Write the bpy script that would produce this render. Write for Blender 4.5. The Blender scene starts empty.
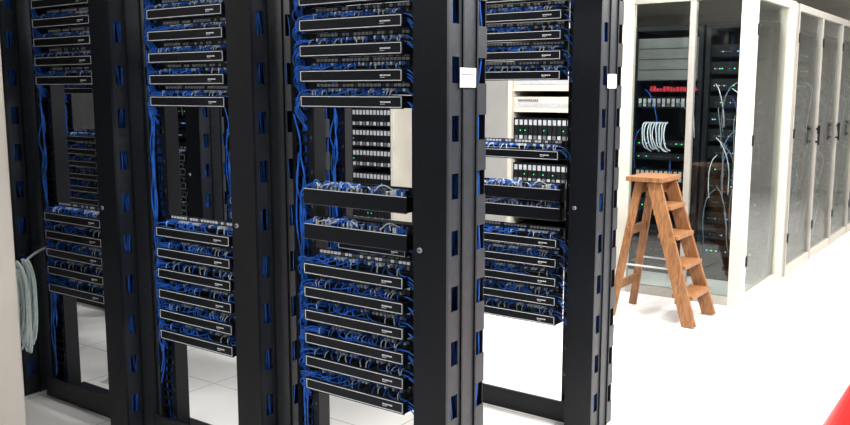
import bpy, math, random
from mathutils import Vector
random.seed(7)
sc=bpy.context.scene
sc.view_settings.view_transform='Standard'
sc.view_settings.exposure=0.0

# ---------------- materials ----------------
def nodes(name):
    m=bpy.data.materials.new(name); m.use_nodes=True
    return m,m.node_tree.nodes,m.node_tree.links
def mat(name,col,rough=.5,metal=0,noise=0,scale=30,emit=0,bump=0,spec=.5):
    m,n,l=nodes(name); b=n['Principled BSDF']
    b.inputs['Base Color'].default_value=(*col,1); b.inputs['Roughness'].default_value=rough
    b.inputs['Metallic'].default_value=metal; b.inputs['Specular IOR Level'].default_value=spec
    if emit:
        b.inputs['Emission Color'].default_value=(*col,1); b.inputs['Emission Strength'].default_value=emit
    tc=n.new('ShaderNodeTexCoord'); nz=n.new('ShaderNodeTexNoise'); nz.inputs['Scale'].default_value=scale
    l.new(tc.outputs['Object'],nz.inputs['Vector'])
    if noise:
        r=n.new('ShaderNodeValToRGB'); r.color_ramp.elements[0].position=.3; r.color_ramp.elements[1].position=.7
        r.color_ramp.elements[0].color=(*[c*(1-noise) for c in col],1)
        r.color_ramp.elements[1].color=(*[min(1,c*(1+noise)) for c in col],1)
        l.new(nz.outputs['Fac'],r.inputs['Fac']); l.new(r.outputs['Color'],b.inputs['Base Color'])
    if bump:
        bp=n.new('ShaderNodeBump'); bp.inputs['Strength'].default_value=bump; bp.inputs['Distance'].default_value=.002
        l.new(nz.outputs['Fac'],bp.inputs['Height']); l.new(bp.outputs['Normal'],b.inputs['Normal'])
    return m
BLACK=mat('black_powdercoat',(.0065,.0078,.0115),.42,0,.2,60,bump=.1,spec=.30)
STEEL=mat('dark_steel_side',(.020,.024,.032),.42,.1,.2,40,spec=.4)
DARK=mat('dark_plastic',(.004,.005,.007),.5,0,.2,40,spec=.3)
GREY=mat('port_grey',(.12,.125,.14),.5,0,.2,40)
MIDG=mat('pane_haze_grey',(.15,.16,.16),.35,0,.2,3)  # grey imitates the reflective haze on the upper glass pane
WHITE=mat('white_print',(.86,.88,.90),.5,0,.05)
BLUE=mat('blue_cable',(.016,.145,.66),.38,0,.55,14)
DBLUE=mat('duct_blue_cable',(.012,.10,.46),.38,0,.55,14)
PALE=mat('white_cable',(.70,.78,.88),.5,0,.1)
GCAB=mat('grey_cable',(.20,.24,.30),.5,0,.2)
MINT=mat('pale_cable',(.78,.90,.90),.5,0,.1)
ALU=mat('aluminium_frame',(.42,.40,.37),.38,.35,.06,8)
SILVER=mat('silver_carrier',(.55,.57,.60),.4,.3,.1)
LEDG=mat('led_green',(.05,1,.25),.4,emit=1.4)
LEDB=mat('led_blue',(.15,.5,1),.4,emit=1.2)
RED=mat('red_plastic',(.70,.02,.02),.4,0,.06,6)
REDD=mat('red_tape',(.50,.02,.04),.5,0,.5,60)
WALL=mat('painted_wall',(.72,.70,.67),.8,0,.04,3,bump=.2)
DWALL=mat('darkened_wall',(.12,.12,.125),.8,0,.06,3,bump=.2)  # wall colour darkened for a dim background and darker glass reflections
CREAM=mat('cream_paint',(.56,.53,.47),.5,0,.06,3)
PILLAR=mat('pillar_paint',(.66,.61,.56),.7,0,.06,3,bump=.2)
CEIL=mat('ceiling_tile',(.60,.58,.54),.9,0,.08,50,bump=.3)
LAMP=mat('lamp_diffuser',(1,.97,.92),.5,emit=4)

def wood():
    m,n,l=nodes('ladder_wood'); b=n['Principled BSDF']; b.inputs['Roughness'].default_value=.5
    tc=n.new('ShaderNodeTexCoord'); mp=n.new('ShaderNodeMapping'); mp.inputs['Scale'].default_value=(14,14,2)
    nz=n.new('ShaderNodeTexNoise'); nz.inputs['Scale'].default_value=4; nz.inputs['Detail'].default_value=6; nz.inputs['Distortion'].default_value=1.2
    r=n.new('ShaderNodeValToRGB'); r.color_ramp.elements[0].color=(.15,.060,.022,1); r.color_ramp.elements[1].color=(.34,.160,.064,1)
    r.color_ramp.elements[0].position=.3; r.color_ramp.elements[1].position=.7
    l.new(tc.outputs['Object'],mp.inputs['Vector']); l.new(mp.outputs['Vector'],nz.inputs['Vector'])
    l.new(nz.outputs['Fac'],r.inputs['Fac']); l.new(r.outputs['Color'],b.inputs['Base Color']); return m
WOOD=wood()
def floor_mat():
    m,n,l=nodes('raised_floor_tiles'); b=n['Principled BSDF']
    tc=n.new('ShaderNodeTexCoord'); br=n.new('ShaderNodeTexBrick')
    br.offset=0; br.inputs['Scale'].default_value=1; br.inputs['Brick Width'].default_value=.6; br.inputs['Row Height'].default_value=.6
    br.inputs['Mortar Size'].default_value=.004; br.inputs['Mortar Smooth'].default_value=.3
    br.inputs['Color1'].default_value=(.84,.83,.82,1); br.inputs['Color2'].default_value=(.81,.80,.79,1); br.inputs['Mortar'].default_value=(.48,.47,.46,1)
    nz=n.new('ShaderNodeTexNoise'); nz.inputs['Scale'].default_value=90; nz.inputs['Detail'].default_value=3
    mx=n.new('ShaderNodeMixRGB'); mx.blend_type='MULTIPLY'; mx.inputs['Fac'].default_value=.12
    l.new(tc.outputs['Object'],br.inputs['Vector']); l.new(tc.outputs['Object'],nz.inputs['Vector'])
    l.new(br.outputs['Color'],mx.inputs[1]); l.new(nz.outputs['Fac'],mx.inputs[2]); l.new(mx.outputs['Color'],b.inputs['Base Color'])
    b.inputs['Roughness'].default_value=.25; return m
FLOOR=floor_mat()
def glass_mat():
    m,n,l=nodes('clear_glass'); n.remove(n['Principled BSDF'])
    t=n.new('ShaderNodeBsdfTransparent'); t.inputs['Color'].default_value=(.90,.94,.93,1)
    g=n.new('ShaderNodeBsdfGlossy'); g.inputs['Roughness'].default_value=.05
    f=n.new('ShaderNodeFresnel'); f.inputs['IOR'].default_value=1.5
    a=n.new('ShaderNodeMath'); a.operation='MULTIPLY_ADD'; a.inputs[1].default_value=.55; a.inputs[2].default_value=.04
    l.new(f.outputs['Fac'],a.inputs[0])
    x=n.new('ShaderNodeMixShader'); l.new(a.outputs[0],x.inputs[0]); l.new(t.outputs[0],x.inputs[1]); l.new(g.outputs[0],x.inputs[2])
    l.new(x.outputs[0],n['Material Output'].inputs['Surface']); return m
GLASS=glass_mat()

# ---------------- mesh helpers ----------------
class MB:
    def __init__(s): s.v=[];s.f=[];s.m=[];s.mats=[]
    def mi(s,m):
        if m not in s.mats: s.mats.append(m)
        return s.mats.index(m)
    def box(s,x0,x1,y0,y1,z0,z1,m):
        b=len(s.v); s.v+=[(x0,y0,z0),(x1,y0,z0),(x1,y1,z0),(x0,y1,z0),(x0,y0,z1),(x1,y0,z1),(x1,y1,z1),(x0,y1,z1)]
        for q in ((3,2,1,0),(4,5,6,7),(0,1,5,4),(1,2,6,5),(2,3,7,6),(3,0,4,7)):
            s.f.append([b+i for i in q]); s.m.append(s.mi(m))
    def beam(s,p0,p1,wdir,w,t,m):
        p0=Vector(p0);p1=Vector(p1);d=(p1-p0).normalized();u=Vector(wdir);u=(u-d*u.dot(d)).normalized();n=d.cross(u)
        b=len(s.v)
        for p in (p0,p1):
            for a,c in((-1,-1),(1,-1),(1,1),(-1,1)): s.v.append(tuple(p+u*a*w/2+n*c*t/2))
        for q in ((3,2,1,0),(4,5,6,7),(0,1,5,4),(1,2,6,5),(2,3,7,6),(3,0,4,7)):
            s.f.append([b+i for i in q]); s.m.append(s.mi(m))
    def lathe(s,cx,cy,prof,m,seg=32):
        b=len(s.v)
        for r,z in prof:
            for i in range(seg):
                a=2*math.pi*i/seg; s.v.append((cx+r*math.cos(a),cy+r*math.sin(a),z))
        for k in range(len(prof)-1):
            mm=m[k] if isinstance(m,list) else m
            for i in range(seg):
                j=(i+1)%seg; s.f.append([b+k*seg+i,b+k*seg+j,b+(k+1)*seg+j,b+(k+1)*seg+i]); s.m.append(s.mi(mm))
    def diskY(s,x,y,z,r,t,m,seg=14):
        b=len(s.v)
        for yy in (y,y-t):
            for i in range(seg):
                a=2*math.pi*i/seg; s.v.append((x+r*math.cos(a),yy,z+r*math.sin(a)))
        for i in range(seg):
            j=(i+1)%seg; s.f.append([b+i,b+j,b+seg+j,b+seg+i]); s.m.append(s.mi(m))
        s.f.append([b+seg+i for i in range(seg)]); s.m.append(s.mi(m))
    def mesh(s,name):
        me=bpy.data.meshes.new(name); me.from_pydata(s.v,[],s.f)
        for m in s.mats: me.materials.append(m)
        me.polygons.foreach_set('material_index',s.m); me.update(); return me
    def obj(s,name,parent=None,bevel=0):
        o=bpy.data.objects.new(name,s.mesh(name)); sc.collection.objects.link(o)
        if parent: o.parent=parent
        if bevel:
            d=o.modifiers.new('b','BEVEL'); d.width=bevel; d.segments=2; d.limit_method='ANGLE'
        return o
def empty(name,loc=(0,0,0)):
    e=bpy.data.objects.new(name,None); e.location=loc; e.empty_display_size=.1; sc.collection.objects.link(e); return e
def inst(name,data,parent,loc):
    o=bpy.data.objects.new(name,data); o.location=loc; o.parent=parent; sc.collection.objects.link(o); return o
def cables(name,lines,r=.003,mats=(BLUE,PALE)):
    c=bpy.data.curves.new(name,'CURVE'); c.dimensions='3D'; c.bevel_depth=r; c.bevel_resolution=1; c.resolution_u=4
    for m in mats: c.materials.append(m)
    for mi,pts in lines:
        s=c.splines.new('BEZIER'); s.bezier_points.add(len(pts)-1); s.material_index=mi
        for bp,p in zip(s.bezier_points,pts):
            bp.co=p; bp.handle_left_type=bp.handle_right_type='AUTO'
    return c
R=random.uniform
W=.483
# ---------------- patch unit variants (bar + patch panel) ----------------
def bar_unit(seed,outline=True):
    random.seed(seed); b=MB()
    b.box(0,W,-.078,-.070,-.023,.023,BLACK)
    b.box(0,.004,-.070,0,-.020,.020,BLACK); b.box(W-.004,W,-.070,0,-.020,.020,BLACK)
    b.box(0,W,-.010,0,-.022,.022,DARK)
    for k in range(9):
        x=.03+k*.052; b.box(x,x+.006,-.070,-.010,.012,.018,DARK); b.box(x,x+.006,-.070,-.010,-.018,-.012,DARK)
    if outline:
        t=.0025; y0,y1=-.0795,-.078; a=.005; h=.0190
        b.box(a,W-a,y0,y1,h-t,h,WHITE); b.box(a,W-a,y0,y1,-h,-h+t,WHITE)
        b.box(a,a+t,y0,y1,-h,h,WHITE); b.box(W-a-t,W-a,y0,y1,-h,h,WHITE)
        for k,(x,w) in enumerate(((.385,.008),(.395,.005),(.402,.010),(.414,.006),(.422,.008))):
            b.box(x,x+w,y0,y1,-.0025,.0025,WHITE)
        b.box(.385,.405,y0,y1,-.008,-.0065,WHITE)
    b.box(0,W,-.010,0,.0245,.0675,BLACK)
    for k in range(24):
        x=.026+k*.0182+(k//6)*.001
        b.box(x,x+.013,-.0125,-.010,.034,.050,GREY)
        b.box(x,x+.0145,-.0115,-.010,.0535,.0640,WHITE if random.random()<.85 else GREY)
        if random.random()<.85:
            b.box(x+.002,x+.011,-.034,-.0125,.037,.047,BLUE if random.random()<.5 else PALE)
    return b.mesh('patch_panel_unit')
def bar_cables(seed):
    random.seed(seed); L=[]
    for k in range(24):
        if random.random()<.3: continue
        x=.0325+k*.0182; z=.042; m=0 if random.random()<.62 else 1
        dx=R(-.012,.012)
        L.append((m,[(x,-.032,z),(x+dx*.3,-.046,z-.004),(x+dx,-.050,R(.018,.026)),(x+dx*1.4,-.045,R(-.010,.006))]))
        if random.random()<.25:
            d=R(.04,.12)*random.choice((-1,1)); x2=min(max(x+d,.01),W-.01)
            L.append((0,[(x,-.034,z),((x+x2)/2,-.058,R(.020,.030)),(x2,-.05,R(.014,.022))]))
    for k in range(9):
        x=R(.02,.09); zz=R(-.01,.04)
        L.append((0,[(x,-.04,zz),(0,-.05,zz+R(-.01,.01)),(-.028,-.058,zz-R(0,.02)),(-.055+R(-.018,.008),-.03,zz-R(.02,.06)),(-.045+R(-.008,.008),R(-.03,.01),zz-R(.07,.11))]))
    for k in range(3):
        x=W-R(.02,.06); zz=R(-.01,.04)
        L.append((0,[(x,-.04,zz),(W+.003,-.05,zz),(W+.020+R(-.005,.005),-.04,zz-R(.01,.03)),(W+.026,0.0,zz-R(.04,.07))]))
    return cables('patch_cords',L,.0022)
UN=[bar_unit(i) for i in range(4)]; CB=[bar_cables(20+i) for i in range(5)]
def switch_unit(seed):
    random.seed(seed); b=MB()
    b.box(0,W,-.060,.18,-.044,.012,DARK); b.box(-.004,W+.004,-.064,-.060,-.046,.014,BLACK)
    b.box(-.004,W+.004,-.0655,-.064,.0115,.0140,WHITE); b.box(-.004,W+.004,-.0655,-.064,-.046,-.0442,GREY)
    for k in range(48):
        x=.008+k*.0098; h=R(.022,.036); b.box(x,x+.006,-.045,-.030,.012,h,random.choice((WHITE,WHITE,GREY,DARK,BLUE)))
    b.box(0,W,-.010,0,.012,.040,BLACK)
    for k in range(24):
        x=.026+k*.0182; b.box(x,x+.012,-.0125,-.010,.022,.034,GREY)
    return b.mesh('patch_shelf')
SW=[switch_unit(i) for i in range(2)]
def sw_cables(seed):
    random.seed(seed); L=[]
    for k in range(22):
        x=R(.02,W-.02); d=R(-.09,.09); x2=min(max(x+d,.01),W-.01)
        L.append((0 if random.random()<.4 else 1,[(x,-.016,.028),((x+x2)/2,-.045,R(.030,.046)),(x2,-.050,R(.018,.024))]))
    for k in range(5):
        z=R(-.01,.03); L.append((0,[(.04,-.04,z+.02),(-.01,-.05,z),(-.042,-.04,z-.03),(-.045,0,z-.09)]))
    return cables('shelf_cords',L,.0025)
SC=[sw_cables(60+i) for i in range(2)]

# ---------------- rack frame ----------------
H=2.25
def rack_frame():
    b=MB()
    for x0,s in ((-.034,1),(W+.004,-1)):
        b.box(x0,x0+.030,0,.006,0,H,BLACK)
        xs=x0 if s==1 else x0+.026
        b.box(xs,xs+.004,.006,.09,0,H,BLACK)
        for k in range(49):
            z=.08+k*.0445
            b.box(x0+.011,x0+.017,-.0008,0,z,z+.012,GREY if k%3==0 else DARK)
    for k in range(52):
        z=.12+k*.041; b.box(-.105,-.034,.000,.006,z,z+.014,BLACK)
    b.box(-.122,-.098,.0,.075,0,H,BLACK)
    b.box(-.098,-.034,.085,.09,0,H,DARK)
    b.box(-.115,W+.09,-.06,-.045,0,.10,BLACK)
    b.box(-.115,W+.09,-.045,.16,0,.012,BLACK)
    b.box(-.034,W+.225,-.02,.10,H,H+.06,BLACK)
    return b.mesh('rack_frame')
def duct():
    b=MB(); x0,x1=W+.090,W+.225; y0,y1=-.140,.100
    b.box(x0,x1,y0,y0+.012,.0,H,BLACK)
    b.box(x0,x0+.004,y0+.012,y0+.03,.0,H,BLACK)
    b.box(x0,x0+.004,y0+.10,y1,.0,H,DARK)
    b.box(x0,x1-.004,y1-.004,y1,.0,H,DARK)
    def col(a,c): b.box(x1-.004,x1,a,c,.0,H,STEEL)
    sy=[y0+.012,y0+.030,y0+.070,y1-.055,y1-.012,y1-.0]
    col(sy[0],sy[1]); col(sy[2],sy[3])
    for a,c in ((sy[1],sy[2]),(sy[3],sy[4]+.012)):
        z=.0
        while z<H-.25:
            b.box(x1-.004,x1,a,c,z,z+.105,STEEL); z+=.19
        b.box(x1-.004,x1,a,c,z,H,STEEL)
    b.box(x1,x1+.006,y0+.085,y0+.093,.0,H,DARK)
    b.box(x1,x1+.006,y1-.07,y1-.062,.0,H,DARK)
    b.diskY(x0+.028,y0,1.07,.009,.005,SILVER); b.diskY(x0+.028,y0-.005,1.07,.005,.003,GREY)
    return b.mesh('cable_duct')
def tagm():
    b=MB(); x1=W+.225; b.box(x1+.006,x1+.008,-.075,.020,1.612,1.675,WHITE); b.box(x1+.008,x1+.0085,-.065,.010,1.65,1.655,GREY); return b.mesh('tag')
FR=rack_frame(); DU=duct(); TG=tagm()
def vert_cables(seed):
    random.seed(seed); L=[]
    for k in range(13):
        x=R(-.085,-.048); y=R(.020,.060); z=.02 if k%2 else R(.3,1.2); top=H-.05 if k%3 else R(1.6,2.1); P=[]
        while z<top:
            P.append((x+R(-.010,.010),y+R(-.010,.010),z)); z+=R(.07,.15)
        L.append((0,P))
    for k in range(5):
        x=R(-.080,-.050); z=R(.1,.5); P=[]
        while z<R(1.2,2.1):
            P.append((x+R(-.016,.012),R(-.03,-.012),z)); z+=R(.07,.15)
        if len(P)>2: L.append((0,P))
    for k in range(44):
        x=R(W+.165,W+.212); y=R(-.115,.08) ; z=.03; P=[]
        while z<H:
            P.append((min(x+R(-.012,.012),W+.215),y+R(-.012,.012),z)); z+=R(.12,.25)
        L.append((1,P))
    for k in range(6):
        x=R(W+.040,W+.075); y=R(.02,.06); z=.05; P=[]
        while z<H:
            P.append((x+R(-.008,.008),y+R(-.01,.01),z)); z+=R(.12,.25)
        L.append((1,P))
    return cables('vertical_cables',L,.0032,(BLUE,DBLUE))
VC=[vert_cables(90+i) for i in range(3)]
cnt=[0]
def rack(x,y,bars,sws=(),tag=False):
    i=cnt[0]; cnt[0]+=1
    e=empty('network_patch_rack',(x,y,0))
    inst('frame',FR,e,(0,0,0)); inst('duct',DU,e,(0,0,0)); inst('vertical_cables',VC[i%3],e,(0,0,0))
    if tag: inst('tag',TG,e,(0,0,0))
    for k,z in enumerate(bars):
        inst('panel_%d'%k,UN[(k+i)%4],e,(0,0,z)); inst('cords_%d'%k,CB[(k*2+i)%5],e,(0,0,z))
    for k,z in enumerate(sws):
        inst('shelf_%d'%k,SW[k%2],e,(0,0,z)); inst('shelf_cords_%d'%k,SC[k%2],e,(0,0,z))
    return e
def seq(a,n,p=.092): return [a+p*k for k in range(n)]
YA,YB=2.42,3.68
rack(-2.266,YA,seq(1.562,6)+seq(.467,6),(1.22,1.085),True)
rack(-3.166,YA,seq(1.556,6)+seq(.513,6,.094))
rack(-4.066,YA,seq(1.65,5)+seq(.606,5))
rack(-4.966,YA,seq(1.65,5)+seq(.606,5))
rack(-2.310,YB,seq(1.673,5)+seq(.504,5,.094)+[1.30],(1.125,1.035),True)
rack(-3.210,YB,seq(1.64,5)+seq(.55,4))
rack(-4.110,YB,seq(1.60,5)+seq(.55,5))
rack(-5.010,YB,seq(1.60,5)+seq(.80,5))
rack(-5.910,YB,seq(1.60,5)+seq(.70,7))

random.seed(5); L=[]
for k in range(14):
    cx=-4.115+R(-.025,.02); cy=2.24+R(-.03,.03); w=R(.02,.045); zt=R(.70,.76); zb=R(.27,.40)
    P=[(cx-w,cy,(zt+zb)/2),(cx-w*.6,cy,zt-.03),(cx,cy-.01,zt),(cx+w*.6,cy,zt-.03),(cx+w,cy+.01,(zt+zb)/2),(cx+w*.6,cy,zb+.02),(cx,cy,zb),(cx-w*.6,cy,zb+.02),(cx-w,cy,(zt+zb)/2-.005)]
    L.append((0,P))
L.append((0,[(-4.115,2.24,.74),(-4.13,2.32,.78),(-4.17,2.43,.80)]))
o=bpy.data.objects.new('coiled_cable',cables('coiled_cable',L,.0065,(MINT,))); sc.collection.objects.link(o)

# ---------------- server cabinets behind ----------------
def server_cab(name,x0,x1,y0,y1,frame,rows,top=2.15,seed=1,cab=True,cabl=0,led=.7):
    random.seed(seed); e=empty(name,(x0,y0,0)); w=x1-x0; d=y1-y0; b=MB()
    t=.04
    b.box(0,t,0,d,0,top,frame); b.box(w-t,w,0,d,0,top,frame); b.box(t,w-t,0,d,top-t,top,frame); b.box(t,w-t,0,d,0,.08,frame)
    b.box(t,w-t,d-.02,d,.08,top-t,frame)
    b.obj('cabinet_shell',e,.004)
    s=MB()
    for (z,h,kind) in rows:
        if kind=='drives':
            s.box(t,w-t,.04,d-.1,z,z+h,DARK); n=12; cw=(w-2*t-.03)/n
            for k in range(n):
                xa=t+.015+k*cw
                s.box(xa+.004,xa+cw-.004,.028,.04,z+.012,z+h-.012,DARK)
                s.box(xa+.006,xa+cw-.010,.024,.028,z+h-.06,z+h-.016,SILVER)
                s.box(xa+.006,xa+cw-.010,.024,.028,z+.016,z+.050,SILVER if k%2 else GREY)
                if random.random()<led: s.box(xa+.012,xa+.019,.022,.024,z+h*.45,z+h*.45+.007,LEDG)
        elif kind=='pale':
            s.box(t,w-t,.03,d-.1,z,z+h,CREAM); s.box(t+.03,w-t-.03,.026,.03,z+h*.35,z+h*.6,SILVER)
            for k in range(10): s.box(t+.05+k*.02,t+.06+k*.02,.024,.03,z+h*.7,z+h*.85,GREY)
        elif kind=='haze_panel':
            s.box(t,w-t,.034,d-.1,z,z+h,MIDG)
            for k in range(int(h/.09)): s.box(t+.01,w-t-.01,.031,.034,z+k*.09,z+k*.09+.004,DARK)
        else:
            s.box(t,w-t,.04,d-.1,z,z+h,BLACK); s.box(t+.01,w-t-.01,.034,.04,z+.006,z+h-.006,DARK)
            for k in range(20):
                if random.random()<.6:
                    xa=t+.03+k*(w-2*t-.06)/20; s.box(xa,xa+.010,.030,.034,z+h*.4,z+h*.4+.008,random.choice((LEDG,GREY,GREY,GREY,GREY,LEDB,WHITE)))
    s.obj('equipment',e)
    if cabl:
        L=[]
        for k in range(cabl):
            x=R(t+.04,w-t-.04); z=R(.5,1.8); x2=x+R(-.15,.15); x2=min(max(x2,t+.01),w-t-.01)
            L.append((random.choice((0,1,1,2)),[(x,.03,z),((x+x2)/2,-.02,z-.05),(x2,-.015,z-R(.1,.3)),(x2,.02,z-R(.3,.5))]))
        inst('cables',cables('cab_cables',L,.0035,(DBLUE,GCAB,PALE)),e,(0,0,0))
    return e
rA=[(.25,.18,'x'),(.50,.17,'drives'),(.80,.18,'drives'),(1.02,.08,'x'),(1.17,.20,'drives'),(1.42,.13,'pale'),(1.60,.16,'pale'),(1.80,.2,'x')]
server_cab('server_cabinet',-3.80,-3.14,6.5,7.4,CREAM,rA,seed=2,led=.5)
rB=[(.3,.2,'drives'),(.6,.2,'drives'),(.85,.18,'drives'),(1.05,.18,'drives'),(1.25,.18,'drives'),(1.6,.2,'x'),(1.85,.15,'x')]
server_cab('server_cabinet',-5.70,-5.06,6.5,6.95,CREAM,rB,seed=3,led=.1)
rC=[(.2+.14*k,.10,'x') for k in range(13)]
for k in range(5):
    server_cab('server_cabinet',-6.38-.68*k,-5.72-.68*k,6.5,7.4,DARK,rC,seed=4+k,cabl=14)

# ---------------- glass cage ----------------
XE=-1.72; YF=6.40; TOP=2.32
cg=empty('glass_enclosure',(0,0,0)); fr=MB(); gl=MB()
def postf(x,w=.05): fr.box(x-w/2,x+w/2,YF,YF+.05,0,TOP,ALU)
fr.box(-2.74,-2.63,YF,YF+.06,0,TOP,CREAM)
postf(-2.17,.045); fr.box(XE-.10,XE,YF,YF+.06,0,TOP,CREAM)
fr.box(-2.63,XE-.1,YF,YF+.05,0,.07,ALU); fr.box(-2.63,XE-.1,YF,YF+.05,TOP-.06,TOP,ALU)
gl.box(-2.63,-2.1925,YF+.02,YF+.028,.07,TOP-.06,GLASS); gl.box(-2.1475,XE-.1,YF+.02,YF+.028,.07,TOP-.06,GLASS)
bays=[(6.46,7.42)]+[(7.72+.95*i,8.67+.95*i) for i in range(6)]
fr.box(XE-.08,XE+.01,7.42,7.56,0,TOP,CREAM); fr.box(XE-.06,XE-.01,7.56,7.72,0,TOP,ALU)
for i,(a,c) in enumerate(bays):
    M=CREAM if i==0 else ALU
    fr.box(XE-.05,XE,a,a+.030,0,TOP,M); fr.box(XE-.045,XE,c-.030,c,0,TOP,M)
    fr.box(XE-.05,XE,a+.030,c-.030,0,.08,CREAM); fr.box(XE-.05,XE,a+.030,c-.030,TOP-.06,TOP,M)
    gl.box(XE-.028,XE-.020,a+.030,c-.030,.08,TOP-.06,GLASS)
    if i:
        fr.box(XE,XE+.03,c-.05,c-.03,1.12,1.14,DARK); fr.box(XE,XE+.03,c-.05,c-.03,1.24,1.26,DARK)
        fr.box(XE+.02,XE+.035,c-.052,c-.028,1.10,1.28,DARK)
    for z in (.3,1.2,2.0): fr.box(XE,XE+.012,a+.005,a+.028,z,z+.08,DARK)
fr.obj('frame',cg,.003); gl.obj('glass_panes',cg)
rD=[(.15,.12,'x'),(.32,.1,'x'),(.55,.1,'x'),(.8,.12,'drives'),(1.0,.06,'x'),(1.12,.05,'x'),(1.45,.1,'drives'),(1.69,.36,'haze_panel')]  # top grey panel added in place of the front pane's haze
server_cab('server_cabinet',-2.98,-2.36,7.25,8.1,BLACK,rD,seed=11,cabl=6,led=.4)
server_cab('server_cabinet',-2.34,-1.80,7.25,8.1,BLACK,rC,seed=12,cabl=26)
for k in range(6):
    e=server_cab('server_cabinet',0,.76,0,.7,BLACK,rC,seed=20+k,cabl=24)
    e.location=(-1.84,8.18+.83*k,0); e.rotation_euler=(0,0,math.radians(90))
L=[]
random.seed(3)
for k in range(9):
    x=-2.82+k*.024; L.append((0,[(x,7.22,1.33),(x+R(-.004,.004),7.15,1.31),(x+R(-.006,.010),7.13,1.22),(x+.015+R(-.01,.015),7.14,R(1.10,1.15)),(x+.03,7.215,R(1.07,1.11))]))
o=bpy.data.objects.new('white_cable_bundle',cables('wcb',L,.0055,(PALE,))); sc.collection.objects.link(o)
b=MB(); random.seed(2); b.box(-2.80,-2.38,7.212,7.222,1.605,1.615,REDD)
for k in range(14): 
    x=-2.79+k*.029; b.box(x,x+.020,7.205,7.222,1.595,1.632+R(-.01,.01),REDD)
b.obj('red_label_strip')

# ---------------- step ladder ----------------
b=MB(); Yc=5.85; Xt=-2.22; ZT=.975
def fx(z): return -1.845+( -2.155+1.845)*(z/ZT)
def fy(z): return .215+(.15-.215)*(z/ZT)
for s in (-1,1):
    b.beam((fx(0),Yc+s*fy(0),0.0),(fx(ZT),Yc+s*fy(ZT),ZT),(1,0,0),.095,.028,WOOD)
    b.beam((-2.42,Yc+s*.20,0.0),(-2.27,Yc+s*.125,ZT),(1,0,0),.055,.026,WOOD)
for z in (.20,.40,.60,.80):
    x=fx(z); y=fy(z)-.012; b.box(x-.075,x+.07,Yc-y,Yc+y,z-.014,z+.014,WOOD)
    b.box(x-.055,x-.035,Yc-y,Yc+y,z-.055,z-.014,WOOD)
b.box(Xt-.13,Xt+.135,Yc-.185,Yc+.185,ZT,ZT+.032,WOOD)
b.box(Xt+.03,Xt+.052,Yc-.14,Yc+.14,.88,ZT,WOOD); b.box(Xt-.06,Xt-.04,Yc-.12,Yc+.12,.89,ZT,WOOD)
for z in (.22,.62):
    x=-2.42+.15*z/ZT; b.box(x-.012,x+.012,Yc-.18,Yc+.18,z-.03,z+.03,WOOD)
for s in (-1,1):
    b.beam((-1.97,Yc+s*.165,.38),(-2.36,Yc+s*.165,.38),(0,0,1),.014,.004,SILVER)
b.obj('wooden_stepladder',None,.004)

# ---------------- red cone ----------------
b=MB(); cx,cy=-.46,4.27
b.lathe(cx,cy,[(.0,.0),(.285,.0),(.285,.015),(.275,.03),(.175,.25),(.12,.36),(.03,.55),(.02,.56),(0,.56)],RED,40)
b.obj('traffic_cone')

b=MB(); b.box(-3.87,-3.28,1.25,1.76,0,2.9,PILLAR); b.obj('concrete_pillar',None,.01)
def plastic():
    m,n,l=nodes('clear_plastic'); n.remove(n['Principled BSDF'])
    t=n.new('ShaderNodeBsdfTransparent'); g=n.new('ShaderNodeBsdfPrincipled'); g.inputs['Base Color'].default_value=(.7,.74,.8,1); g.inputs['Roughness'].default_value=.15
    x=n.new('ShaderNodeMixShader'); x.inputs[0].default_value=.45; l.new(t.outputs[0],x.inputs[1]); l.new(g.outputs[0],x.inputs[2]); l.new(x.outputs[0],n['Material Output'].inputs['Surface']); return m
PL=plastic(); b=MB(); random.seed(9); N=14
for i in range(N):
    for j in range(N):
        u=i/(N-1)-.5; v=j/(N-1)-.5; r=max(0,1-4*(u*u+v*v))
        b.v.append((-4.00+u*.26+R(-.006,.006),2.74+v*.20+R(-.006,.006),.004+r*.32*R(.7,1.1)))
for i in range(N-1):
    for j in range(N-1):
        b.f.append([i*N+j,(i+1)*N+j,(i+1)*N+j+1,i*N+j+1]); b.m.append(b.mi(PL))
b.obj('plastic_bag')

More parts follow.
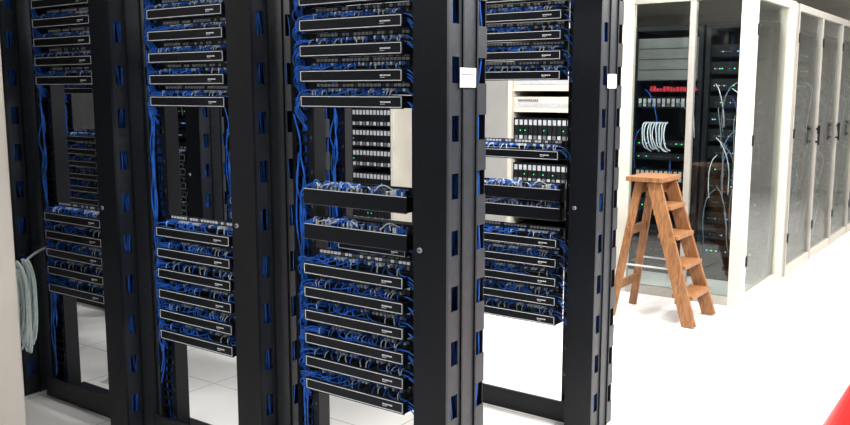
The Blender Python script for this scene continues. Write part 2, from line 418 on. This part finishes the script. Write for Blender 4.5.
# ---------------- room ----------------
X0,X1,Y0,Y1,HC=-9.6,4.0,-2.5,15.0,2.9
def wallb(name,*a,m=WALL):
    b=MB(); b.box(*a,m); return b.obj(name)
wallb('floor',X0,X1,Y0,Y1,-.1,0,m=FLOOR)
wallb('ceiling',X0,X1,Y0,Y1,HC,HC+.1,m=CEIL)
wallb('wall_back',X0-.1,X1+.1,Y1,Y1+.1,-.1,HC+.1); wallb('wall_front',X0-.1,X1+.1,Y0-.1,Y0,-.1,HC+.1,m=DWALL)
wallb('wall_left',X0-.1,X0,Y0,Y1,-.1,HC+.1,m=DWALL); wallb('wall_right',X1,X1+.1,Y0,Y1,-.1,HC+.1,m=DWALL)
wallb('wall_partition',X0,-3.25,7.75,7.85,0,HC)
def lamp(x,y,sx,sy,p,col=(1,.97,.92)):
    e=empty('ceiling_light',(x,y,HC)); b=MB()
    b.box(-sx/2-.03,sx/2+.03,-sy/2-.03,sy/2+.03,-.04,0,WHITE); b.box(-sx/2,sx/2,-sy/2,sy/2,-.045,-.04,LAMP); b.obj('fixture',e)
    ld=bpy.data.lights.new('lamp','AREA'); ld.shape='RECTANGLE'; ld.size=sx; ld.size_y=sy; ld.energy=p; ld.color=col
    o=bpy.data.objects.new('lamp',ld); o.location=(0,0,-.06); o.parent=e; sc.collection.objects.link(o)
for y,p in ((2.6,100),(4.6,125),(6.6,105),(8.8,80),(11.2,80)): lamp(-.2,y,.6,1.2,p)
lamp(-2.2,5.1,1.2,.5,80)
lamp(-4.4,5.3,1.2,.5,60,(.95,.97,1))
lamp(-3.4,3.1,1.2,.4,18,(.93,.97,1))  # added fill lamp, brightens floor and cables between the rack rows
lamp(-2.6,.2,1.2,.5,28,(.90,.96,1)); lamp(-.6,-1.4,1.2,.5,22,(.90,.96,1))
lamp(-2.2,6.85,.5,.4,12)  # added lamp so the cage interior shows through the glass
lamp(-2.7,9.9,.5,1.2,12)
w=bpy.data.worlds.new('World'); sc.world=w; w.use_nodes=True
w.node_tree.nodes['Background'].inputs[0].default_value=(.8,.85,1,1); w.node_tree.nodes['Background'].inputs[1].default_value=.1

cam=bpy.data.cameras.new('Camera'); co=bpy.data.objects.new('Camera',cam); sc.collection.objects.link(co)
co.location=(0,0,1.6); co.rotation_euler=(math.radians(90-8.1),0,math.radians(35.8))
cam.sensor_width=36; cam.lens=854/850*36; cam.clip_start=.05
sc.camera=co
